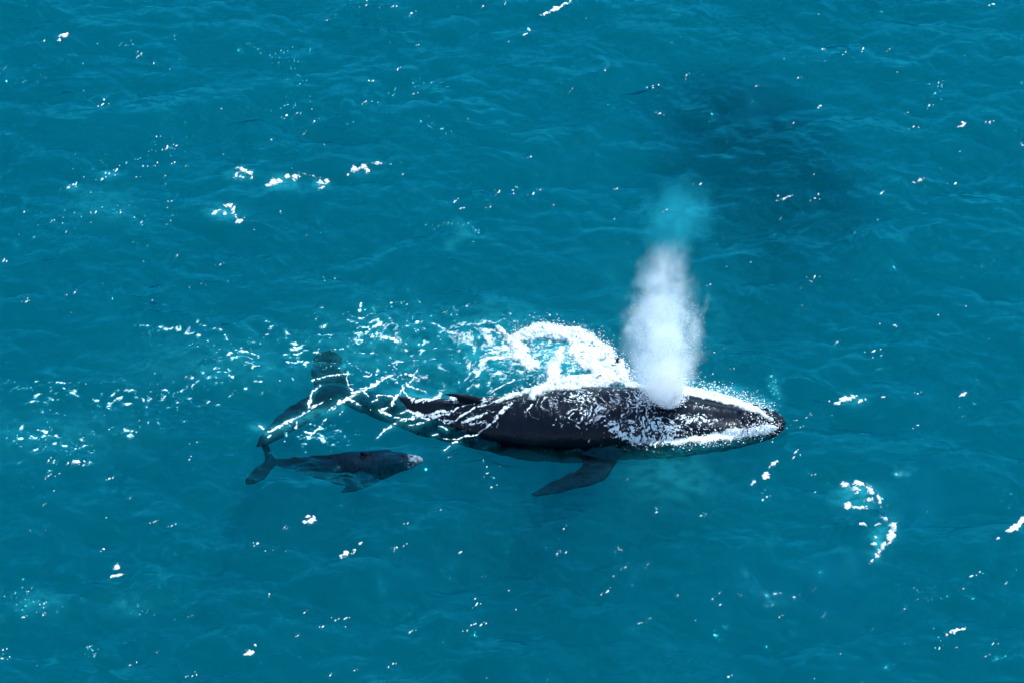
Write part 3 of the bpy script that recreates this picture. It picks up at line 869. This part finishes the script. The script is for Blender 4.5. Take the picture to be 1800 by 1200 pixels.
def patch(S, cx, cyy, comps, seed, thr=0.5, noise=0.5, nsc=9.0, step=0.018, pad=6, wa=0.0, gain=1.5):
    """comps: (dx, dy, rx, ry, angle) in photograph pixels around (cx, cyy)"""
    x0 = cx + min(c[0] - 2 * max(c[2], c[3]) for c in comps) - pad; x1 = cx + max(c[0] + 2 * max(c[2], c[3]) for c in comps) + pad
    y0 = cyy + min(c[1] - 2 * max(c[2], c[3]) for c in comps) - pad; y1 = cyy + max(c[1] + 2 * max(c[2], c[3]) for c in comps) + pad
    a, b, c, d = at(x0, y0), at(x1, y0), at(x0, y1), at(x1, y1)
    X, Y = np.meshgrid(np.arange(min(a[0], c[0]), max(b[0], d[0]), step), np.arange(c[1], a[1], step))
    Z = surface(X, Y)
    px, py = project(X, Y, Z)
    if wa: px = px + wa * fbm(X * 5, Y * 5, 960, 3, 0.6); py = py + wa * 0.7 * fbm(X * 5, Y * 5, 966, 3, 0.6)
    W = np.maximum.reduce([c[5] * blob(px, py, cx + c[0], cyy + c[1], c[2], c[3], c[4]) if len(c) > 5 else blob(px, py, cx + c[0], cyy + c[1], c[2], c[3], c[4]) for c in comps])
    n = 0.5 + 0.5 * fbm(X * nsc * 0.8, Y * nsc, 900 + seed % 37, 4, 0.7) + 0.25 * (0.55 - ridged(X * nsc * 0.4, Y * nsc * 0.4, 950 + seed % 11, 2))
    S.add(X, Y, gain * (W - thr - noise * (n - 0.32)), 0.03, 0.05, 0.009)

FL = "78,73,4;103,71,3;8,122,2;243,100,5;249,95,3;270,113,3;180,185,6;172,189,4;259,175,3;294,260,6;262,267,3;310,257,4;307,287,3;327,293,2;503,205,4;523,200,3;548,193,2;575,37,3;590,28,2;553,215,4;535,235,3;477,247,3;393,272,2;120,331,7;133,325,6;180,316,7;192,307,4;205,300,6;148,313,2;240,313,3;290,310,3;292,325,2;168,374,5;43,374,3;212,376,3;248,393,3;304,380,2;493,373,3;538,415,2;311,450,4;387,466,5;6,460,5;46,532,5;132,516,5;118,520,3;90,390,3;116,408,3;643,11,5;667,14,3;690,13,4;723,25,5;850,13,3;888,9,3;699,123,4;655,144,5;727,167,4;642,180,5;922,62,6;894,75,2;736,80,2;1063,125,6;1003,161,5;1148,155,5;1160,201,4;823,211,3;777,228,4;933,277,4;708,308,3;878,337,5;902,337,5;938,342,6;950,335,3;799,356,5;810,368,5;862,365,4;973,362,3;1085,333,3;1172,369,4;1080,387,2;1745,9,7;1517,87,5;1564,87,3;1486,94,3;1446,88,3;1402,139,4;1329,152,4;1207,133,5;1442,188,5;1395,217,4;1650,147,4;1633,187,4;1596,199,3;1606,224,5;1740,215,5;1797,257,4;1679,324,6;1549,341,5;1378,351,7;1366,354,4;1432,350,5;1232,324,6;1371,387,3;1543,388,2;1523,425,5;1432,488,6;1320,462,3;1277,469,3;1249,501,4;1407,508,2;1409,539,2;1572,573,5;1535,618,7;1472,602,3;1613,748,5;1696,731,3;1613,693,3;1418,733,4;1407,751,3;1473,770,2;1398,795,6;1290,649,3;1258,676,3;1400,739,3;717,919,5;772,899,6;768,907,4;624,968,5;636,953,4;697,963,4;710,959,4;809,971,7;991,930,4;979,973,4;995,971,4;1100,997,5;1067,1040,6;1078,1013,3;848,1013,4;838,1062,6;895,1039,3;828,1100,5;845,1099,6;821,1108,4;608,1087,8;720,1112,5;691,1167,5;623,1179,3;1123,1096,4;1143,1086,3;857,1190,3;1088,967,3;1154,901,5;863,857,5;856,832,5;856,821,3;1138,993,3;1137,1017,3;1192,1047,3;788,804,3;1103,843,2;1360,815,7;1322,850,5;1395,805,6;1440,803,3;1427,835,4;1473,813,4;1582,835,4;1232,907,4;1340,880,4;1348,874,3;1335,889,2;1433,865,3;1707,1013,7;1722,1005,4;1767,1027,3;1264,1043,3;1252,1053,3;1265,1064,4;1303,1046,3;1362,1044,4;1372,1042,3;1396,1049,5;1430,1035,3;1375,1081,4;1358,1063,3;1613,1053,3;1590,1070,4;1652,1140,5;1682,1138,3;1745,1132,5;1732,1154,4;1280,1190,5;1693,1035,4;1752,947,3;1448,1083,3;1534,1105,3;1560,888,2;1618,934,2;85,810,6;104,832,5;85,837,5;193,842,5;333,808,4;302,924,4;273,917,4;182,966,5;203,996,5;453,956,5;500,927,3;502,969,2;40,1085,6;76,1081,4;78,1062,4;50,1040,3;58,1032,2;473,1044,4;535,1077,5;595,1088,6;567,1102,5;229,1169,5;167,1151,3;158,1137,3;275,1147,3;3,1157,6;5,1143,4;338,1188,4;326,1189,3;580,1188,4;77,887,3;95,863,3;308,1088,3;337,1082,3;523,1118,4;485,1148,2;229,877,2"
S = Sheet()  # white flecks: foam lumps together with sun glints modelled as white specks
r = np.random.default_rng(5)
for k, t in enumerate(FL.split(";")):
    x, y, s = map(float, t.split(","))
    ang = -0.55 + 0.35 * r.normal()
    comps = [(0, 0, s * 0.72, s * 0.27, ang)]
    for _ in range(r.integers(1, 5)):
        d = s * (0.8 + 1.6 * r.random()); al = -0.6 + 0.5 * r.normal() + math.pi * r.integers(0, 2)
        q = s * (0.14 + 0.22 * r.random())
        comps.append((d * math.cos(al), d * math.sin(al) * 0.8, q, q * 0.6, ang))
    patch(S, x, y, comps, k, 0.36, 0.75, 18.0, 0.013, 3, 1.2, 2.6)
# stray specks of foam and painted glint sprinkled between them, a little denser at the left
for k in range(330):
    x, y = r.random() * 1800, r.random() * 1200
    if r.random() < 0.45: x, y = 40 + abs(r.normal()) * 300, 330 + r.normal() * 130
    # specks ride on the crests: keep the highest of a few tries
    best = None
    for _ in range(7):
        tx, ty = x + r.normal() * 40, y + r.normal() * 25
        w = at(tx, ty); hh = float(sea(np.array([w[0]]), np.array([w[1]]))[0])
        if best is None or hh > best[0]: best = (hh, tx, ty)
    x, y = best[1], best[2]
    if 1090 < x < 1240 and 340 < y < 700: continue
    s = 0.7 + 1.0 * r.random() ** 2
    patch(S, x, y, [(0, 0, s, s * 0.6, -0.3)], k, 0.40, 0.1, 14.0, 0.014, 2, 0.0, 2.4)
S.build("foam_and_glint_flecks", foam_material("foam_and_glint_white", (0.36, 0.60, 0.62)), "tiny white flecks of foam and painted sun glints scattered over the open water", "foam", "stuff")

CYAN = foam_material("bubbly_cyan_water", (0.03, 0.33, 0.39), 2.0)
S = Sheet()
for (pts, wd, nn) in (([(290, 66), (350, 60), (420, 68)], 5, 40), ([(25, 145), (60, 140), (95, 130)], 5, 22), ([(145, 110), (170, 85), (215, 78), (240, 90)], 9, 45), ([(430, 80), (470, 98), (530, 88)], 8, 45), ([(505, 110), (530, 130), (520, 155)], 12, 40),
                      ([(450, 205), (500, 190), (545, 170)], 6, 34), ([(600, 215), (640, 190), (720, 150), (800, 145)], 9, 80), ([(735, 205), (790, 232)], 8, 36), ([(150, 300), (230, 285), (300, 262), (330, 250)], 10, 55), ([(60, 395), (130, 380), (200, 370), (300, 395)], 16, 90),
                      ([(50, 1020), (28, 1065), (100, 1075)], 12, 60), ([(215, 1050), (260, 1075), (190, 1100)], 12, 45), ([(1575, 1032), (1620, 1035), (1650, 1055)], 9, 40), ([(1335, 865), (1350, 900)], 9, 34), ([(855, 812), (868, 850)], 9, 26), ([(755, 398), (800, 392), (835, 402), (860, 424)], 5, 80), ([(785, 432), (830, 422), (856, 424)], 4, 50),
                      ([(1620, 180), (1660, 160), (1640, 200)], 12, 26), ([(565, 495), (590, 500)], 6, 20), ([(1355, 660), (1366, 695)], 6, 60), ([(1650, 1110), (1740, 1140)], 18, 40), ([(160, 1140), (170, 1170)], 8, 26), ([(0, 690), (90, 720), (60, 780), (160, 800)], 22, 110), ([(230, 700), (330, 680), (420, 640)], 24, 120), ([(560, 560), (700, 545), (760, 570)], 16, 90)):
    for _ in range(int(nn * 0.5)):
        t = r.random() * (len(pts) - 1.001); i = int(t)
        x = pts[i][0] + (pts[i + 1][0] - pts[i][0]) * (t - i) + r.normal() * wd; y = pts[i][1] + (pts[i + 1][1] - pts[i][1]) * (t - i) + r.normal() * wd * 0.6
        s = 0.9 + 1.5 * r.random() ** 2.5
        patch(S, x, y, [(0, 0, s, s * 0.5, -0.25 + 0.3 * r.normal())], _, 0.35, 0.3, 16.0, 0.015, 2, 0.8, 2.2)
S.build("bubble_specks", CYAN, "faint cyan bubble specks strung along wave crests on the open water", "foam", "stuff")

G = "small whitecaps scattered over the open water"
CAPS = [
    ("whitecap", 428, 303, "arched white crest with a thin tail, left neighbour of the lumpy double whitecap", [(0, -3, 13, 4, 0.2), (12, 2, 5, 4, 0.5), (-13, 6, 5, 8, 0.2, .75), (14, 10, 2, 5, 0, .8), (-2, 9, 9, 5, 0, .55)]),
    ("whitecap", 497, 318, "lumpy double whitecap, brightest above the tail flukes", [(-17, 4, 9, 6, -0.3), (-7, 1, 6, 5, -0.4), (8, -7, 6, 5, -0.3), (21, -5, 8, 6, -0.2), (-26, 9, 3, 3, 0), (40, -12, 10, 1.6, 0.1, .7)]),
    ("whitecap", 563, 322, "faint ragged whitecap between the lumpy one and the crest", [(0, 0, 8, 5, 0.2, .72), (12, -3, 6, 3, -.8, .8), (3, 9, 7, 3, 0, .7), (-10, -12, 10, 1.6, 0.2, .7)]),
    ("whitecap", 633, 297, "bright whitecap at the left end of a long blue wave crest", [(-10, 2, 7, 7, -0.8), (4, -3, 10, 4, -0.2), (12, 3, 6, 5, 0.3), (-22, 11, 4, 2.5, -0.8), (30, -9, 16, 1.8, 0.05, .72)]),
    ("whitecap", 400, 372, "hooked teal and white whitecap with a separate white lump below it", [(2, -10, 8, 4, 0.1), (10, -2, 4, 8, 0.3, .85), (-20, 2, 12, 3.5, -.4, .72), (-5, 4, 6, 3, 0.5, .7), (22, 17, 7, 4, -0.4), (14, 10, 2, 3, 0, .8)]),
    ("whitecap", 1493, 702, "solid white whitecap right of the whale's snout", [(-6, 0, 15, 5.5, -0.25), (-20, 7, 6, 4, -0.2), (8, -4, 8, 3.5, 0.2), (19, 2, 4, 4, 0, .85), (27, 0, 2, 3, 0), (-36, 4, 2, 2, 0), (60, -4, 3, 1.6, 0, .8)]),
    ("whitecap", 1506, 870, "hazy ring of teal foam right below the whale's snout", [(-20, -18, 12, 6, 0.1, .78), (4, -20, 12, 6, 0.2, .9), (-2, -10, 8, 9, 0.8, .8), (24, -8, 14, 6, 0.9, .74), (40, 8, 4, 12, -0.2, .78), (-16, 18, 7, 8, 0.2, .86), (6, 22, 20, 4, 0, .7), (22, 8, 14, 8, 0, .66)]),
    ("whitecap", 1553, 942, "curved white whitecap shaped like a comma below the foam ring", [(16, -14, 7, 14, 0.35), (12, 2, 7, 12, 0.5), (2, 16, 6, 12, 0.6, .92), (-10, 30, 4, 12, 0.5, .78), (-22, 46, 2.5, 12, 0.7, .66), (-10, -22, 14, 2.5, -0.25, .82), (-34, -20, 7, 2.4, 0.1, .85), (-20, 14, 6, 5, 0, .8), (-14, 2, 6, 4, 0.3, .75), (2, -32, 10, 4, 0.6, .7)]),
    ("whitecap", 1788, 922, "long white whitecap cut by the right edge of the picture", [(-2, 4, 16, 5.5, -0.65), (-14, 11, 7, 4, -0.1), (10, -8, 12, 5, -0.7), (-34, 25, 4, 2.4, -.6)]),
    ("whitecap", 976, 17, "thin slanting white streak at the top edge of the picture", [(0, 0, 12, 4, -0.5), (-18, 8, 7, 2.5, -.6), (18, -9, 12, 2.4, -.4, .85), (-24, 12, 3, 1.6, 0)]),
    ("whitecap", 1350, 828, "pair of slanting white dashes, sun glints modelled as foam, just ahead of the lighter water", [(10, -13, 8, 4.5, -0.6), (-4, 7, 9, 6, -0.7), (-26, 20, 6, 3, -.8)]),  # both dashes are sun glints built as white foam
    ("whitecap", 544, 913, "compact white whitecap below the calf's flipper", [(2, 2, 9, 4.5, -0.4), (-4, -6, 5, 2.6, -.4), (-9, 5, 4, 3, 0), (8, -2, 3, 5, 0)]),
    ("whitecap", 608, 973, "knobbly white whitecap with a dashed tail rising to the right", [(0, 0, 8, 5.5, -0.2), (-8, 4, 5, 3, -.4), (16, -6, 6, 2.6, -.7), (24, -19, 4, 2.4, -.3), (11, -2, 2, 1.6, 0)]),
    ("whitecap", 112, 64, "small white whitecap in the upper left corner", [(0, 0, 8, 5, 0.1), (-9, 7, 4, 2.5, 0), (5, -4, 4, 3, 0.3)]),
    ("whitecap", 438, 1147, "bright round whitecap near the lower edge, left of centre", [(0, 0, 9, 5, -.2), (-5, 2, 4, 4, 0), (13, -14, 3, 2, 0)]),
    ("whitecap", 130, 813, "flat white whitecap left of the calf's flukes", [(4, 0, 9, 3.4, -.2), (-12, 2, 5, 2.4, -.2), (16, -3, 3, 2, 0)]),
    ("whitecap", 1692, 220, "slanting white spindle on the open water at upper right", [(0, 0, 8.5, 4, -.6)]),
    ("whitecap", 1615, 318, "white spindle above the long plain stretch right of the blow", [(2, 0, 8, 3.6, -.2), (-8, 5, 4, 2.4, 0, .8)]),
    ("whitecap", 1693, 693, "small white spindle level with the whale's snout near the right edge", [(0, 0, 8, 4, -.35), (6, -3, 4, 2, .3)]),
    ("whitecap", 1678, 1110, "thin jagged white streak in the lower right corner", [(4, -2, 9, 2.6, -.3), (-14, 5, 4, 3, 0), (-4, 2, 5, 2, .4), (14, -5, 5, 2, -.5)]),
    ("whitecap", 204, 1013, "bent white dash in the lower left, under a smaller dash", [(-6, 1, 8, 3, -.6), (6, -1, 8, 2, -.2), (2, -16, 6, 3, -.6)]),
]
for k, (nm, x, y, lab, comps) in enumerate(CAPS):
    S = Sheet()
    patch(S, x, y, comps, k + 3, 0.22, 1.15, 14.0, 0.013, 8, 5.0, 2.0)
    S.build(nm, FOAM, lab, "whitecap", None, G)

# ------------------------------------------------------------------ the blow
def build_blow():
    base = at(1180, 712, 0.62)
    root = bpy.data.objects.new("whale_blow", None); COL.objects.link(root); root.location = base
    tag(root, "tall white column of spray blown from the whale's head", "spray")
    zs = [-0.15, 0.3, 0.85, 1.5, 2.4, 3.3, 4.25, 5.0, 5.7, 6.5, 7.2, 7.95]
    Rs = [0.5, 1.1, 1.6, 1.75, 1.8, 1.8, 1.75, 1.65, 1.6, 1.7, 1.7, 0.8]
    HT = 7.95
    m = 32
    V, F = [], []
    zz = np.linspace(zs[0], zs[-1], 40)
    rings = [np.stack([np.cos(np.linspace(0, 2 * np.pi, m, endpoint=False)) * np.interp(z, zs, Rs), np.sin(np.linspace(0, 2 * np.pi, m, endpoint=False)) * np.interp(z, zs, Rs), np.full(m, z)], -1) for z in zz]
    add_loft(V, F, rings)
    me = bpy.data.meshes.new("mist"); me.from_pydata([tuple(v) for v in V], [], F)
    bm = bmesh.new(); bm.from_mesh(me); bmesh.ops.recalc_face_normals(bm, faces=bm.faces[:]); bm.to_mesh(me); bm.free()
    mist = bpy.data.objects.new("mist", me); COL.objects.link(mist); mist.parent = root
    mt, N, L, M = nodes("spray_mist")
    out = N("ShaderNodeOutputMaterial"); tc = N("ShaderNodeTexCoord")
    sx = N("ShaderNodeSeparateXYZ"); L(tc.outputs['Object'], sx.inputs[0])
    X, Y, Zc = sx.outputs
    hz = M('DIVIDE', Zc, HT, clamp=True)
    def curve(pts):
        c = N("ShaderNodeFloatCurve"); cv = c.mapping.curves[0]
        cv.points[0].location = pts[0]; cv.points[1].location = pts[-1]
        for p in pts[1:-1]: cv.points.new(*p)
        for p in cv.points: p.handle_type = 'AUTO_CLAMPED'
        c.mapping.update(); c.inputs['Factor'].default_value = 1
        L(hz, c.inputs['Value']); return c.outputs[0]
    # radius, sideways drift and density along the height (0..1 of 8.6 m)
    rad = curve([(0, .16), (.03, .26), (.07, .37), (.12, .52), (.30, .66), (.42, .66), (.52, .60), (.62, .50), (.70, .42), (.78, .62), (.88, .66), (1, .40)])
    drf = curve([(0, .5), (.08, .42), (.2, .38), (.4, .38), (.5, .39), (.65, .45), (.8, .50), (1, .52)])
    den = curve([(0, 1.0), (.04, 1.0), (.09, 1.0), (.15, .50), (.25, .36), (.40, .32), (.52, .23), (.62, .17), (.69, .10), (.74, .06), (.85, .075), (.95, .04), (1, 0)])
    nz = N("ShaderNodeTexNoise", Scale=1.0, Detail=6.0, Roughness=0.66, Distortion=0.8)
    mp = N("ShaderNodeMapping"); mp.inputs['Scale'].default_value = (1, 1, 0.75); mp.inputs['Location'].default_value = (3.1, 1.2, 0.4)
    L(tc.outputs['Object'], mp.inputs['Vector']); L(mp.outputs[0], nz.inputs['Vector'])
    xo = M('SUBTRACT', X, M('MULTIPLY', M('SUBTRACT', drf, 0.5), 2.4))
    r = M('SQRT', M('ADD', M('MULTIPLY', xo, xo), M('MULTIPLY', Y, Y)))
    q = M('DIVIDE', r, M('MULTIPLY', rad, 1.45))
    q = M('ADD', q, M('MULTIPLY', M('SUBTRACT', nz.outputs[0], 0.5), 2.6))
    edge = M('MULTIPLY', M('SUBTRACT', 1.05, q), 2.2, clamp=True)
    # fades out fully before the boundary of the domain
    lim = M('MULTIPLY', M('SUBTRACT', 1.0, M('DIVIDE', M('SQRT', M('ADD', M('MULTIPLY', X, X), M('MULTIPLY', Y, Y))), M('ADD', M('MULTIPLY', rad, 2.55), 0.08))), 5.0, clamp=True)
    n2 = N("ShaderNodeTexNoise", Scale=2.4, Detail=4.0, Roughness=0.6)
    L(mp.outputs[0], n2.inputs['Vector'])
    tex = M('ADD', 0.18, M('MULTIPLY', M('SUBTRACT', n2.outputs[0], 0.36), 4.5, clamp=True))
    dd = M('MULTIPLY', M('MULTIPLY', M('MULTIPLY', edge, lim), M('MULTIPLY', den, tex)), 2.1)
    vs = N("ShaderNodeVolumeScatter", Anisotropy=0.0); vs.inputs['Color'].default_value = (0.985, 0.995, 1.0, 1)
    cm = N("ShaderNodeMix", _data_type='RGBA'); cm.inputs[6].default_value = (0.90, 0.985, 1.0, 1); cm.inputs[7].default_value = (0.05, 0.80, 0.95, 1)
    L(M('MULTIPLY', M('SUBTRACT', hz, 0.66), 14.0, clamp=True), cm.inputs[0]); L(cm.outputs[2], vs.inputs['Color'])  # cyan painted into the upper mist for teal water showing through thin spray
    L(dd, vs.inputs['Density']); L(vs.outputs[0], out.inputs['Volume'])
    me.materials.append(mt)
    # droplets: thrown outwards, thick at the foot and along both edges
    rg = np.random.default_rng(9)
    oc = np.array([(1, 0, 0), (-1, 0, 0), (0, 1, 0), (0, -1, 0), (0, 0, 1), (0, 0, -1)], float)
    of = np.array([(0, 2, 4), (2, 1, 4), (1, 3, 4), (3, 0, 4), (2, 0, 5), (1, 2, 5), (3, 1, 5), (0, 3, 5)])
    n = 30000
    z = np.where(rg.random(n) < 0.72, np.abs(rg.normal(size=n)) * 1.25, rg.random(n) * 3.6)
    R = np.interp(z, [0, .35, .9, 1.6, 3.5, 4.6, 5.4, 9], [.12, .5, .88, 1.0, 1.0, .9, .7, .6])
    a = rg.random(n) * 2 * np.pi
    rr = R * np.clip(0.66 + 0.22 * rg.normal(size=n), 0.02, 1.06 + 0.1 * rg.random(n))
    c = np.stack([rr * np.cos(a) - 0.28 * np.clip(z / 0.9, 0, 1), rr * np.sin(a), z], -1)
    s = (0.004 + 0.008 * rg.random(n) ** 3) * np.where(z < 0.8, 1.7, 0.8)
    Vd = (c[:, None, :] + oc[None] * s[:, None, None] * (0.7 + 0.6 * rg.random((n, 6, 1)))).reshape(-1, 3)
    Fd = (of[None] + 6 * np.arange(n)[:, None, None]).reshape(-1, 3)
    dm, N, L, M = nodes("water_droplets")
    out = N("ShaderNodeOutputMaterial"); pr = N("ShaderNodeBsdfPrincipled"); pr.inputs['Base Color'].default_value = (0.85, 0.92, 0.95, 1); pr.inputs['Roughness'].default_value = 0.4
    L(pr.outputs[0], out.inputs['Surface'])
    mesh_obj("droplets", Vd, Fd, dm, root, kind="stuff", label="fine droplets flying off the spray column")
    # splashes thrown up along the far side of the head and round the churned foam
    return root
build_blow()

def build_splash():
    rg = np.random.default_rng(12)
    oc = np.array([(1, 0, 0), (-1, 0, 0), (0, 1, 0), (0, -1, 0), (0, 0, 1), (0, 0, -1)], float)
    of = np.array([(0, 2, 4), (2, 1, 4), (1, 3, 4), (3, 0, 4), (2, 0, 5), (1, 2, 5), (3, 1, 5), (0, 3, 5)])
    paths = [([(1215, 686), (1255, 694), (1295, 705), (1330, 719), (1356, 734)], 1500, 9), ([(900, 590), (960, 574), (1020, 588), (1065, 612), (1095, 645), (1108, 665)], 1300, 8), ([(1180, 780), (1250, 776), (1320, 764), (1370, 752)], 900, 7), ([(1095, 670), (1130, 678), (1160, 686)], 700, 9)]
    P = []
    for pts, n, sp in paths:
        pts = np.array(pts, float)
        for _ in range(n):
            t = rg.random() * (len(pts) - 1.001); i = int(t)
            p = pts[i] + (pts[i + 1] - pts[i]) * (t - i) + rg.normal(size=2) * sp * (0.4 + rg.random())
            w = at(p[0], p[1])
            z = float(surface(np.array([w[0]]), np.array([w[1]]))[0])
            w = at(p[0], p[1], z)
            P.append((w[0], w[1], z + 0.02 + abs(rg.normal()) * 0.09))
    c = np.array(P); n = len(c)
    s = 0.007 + 0.018 * rg.random(n) ** 3
    Vd = (c[:, None, :] + oc[None] * s[:, None, None] * (0.7 + 0.6 * rg.random((n, 6, 1)))).reshape(-1, 3)
    Fd = (of[None] + 6 * np.arange(n)[:, None, None]).reshape(-1, 3)
    mesh_obj("splash_droplets", Vd, Fd, FOAM_SOLID, None, kind="stuff", label="splash droplets leaping along the edges of the foam round the whale", cat="spray")
FOAM_SOLID, N_, L_, M_ = nodes("splash_white")
_o = N_("ShaderNodeOutputMaterial"); _p = N_("ShaderNodeBsdfPrincipled"); _p.inputs['Base Color'].default_value = (0.86, 0.91, 0.93, 1); _p.inputs['Roughness'].default_value = 0.5
L_(_p.outputs[0], _o.inputs['Surface'])
build_splash()
cy.volume_step_rate = 0.35
cy.volume_max_steps = 256
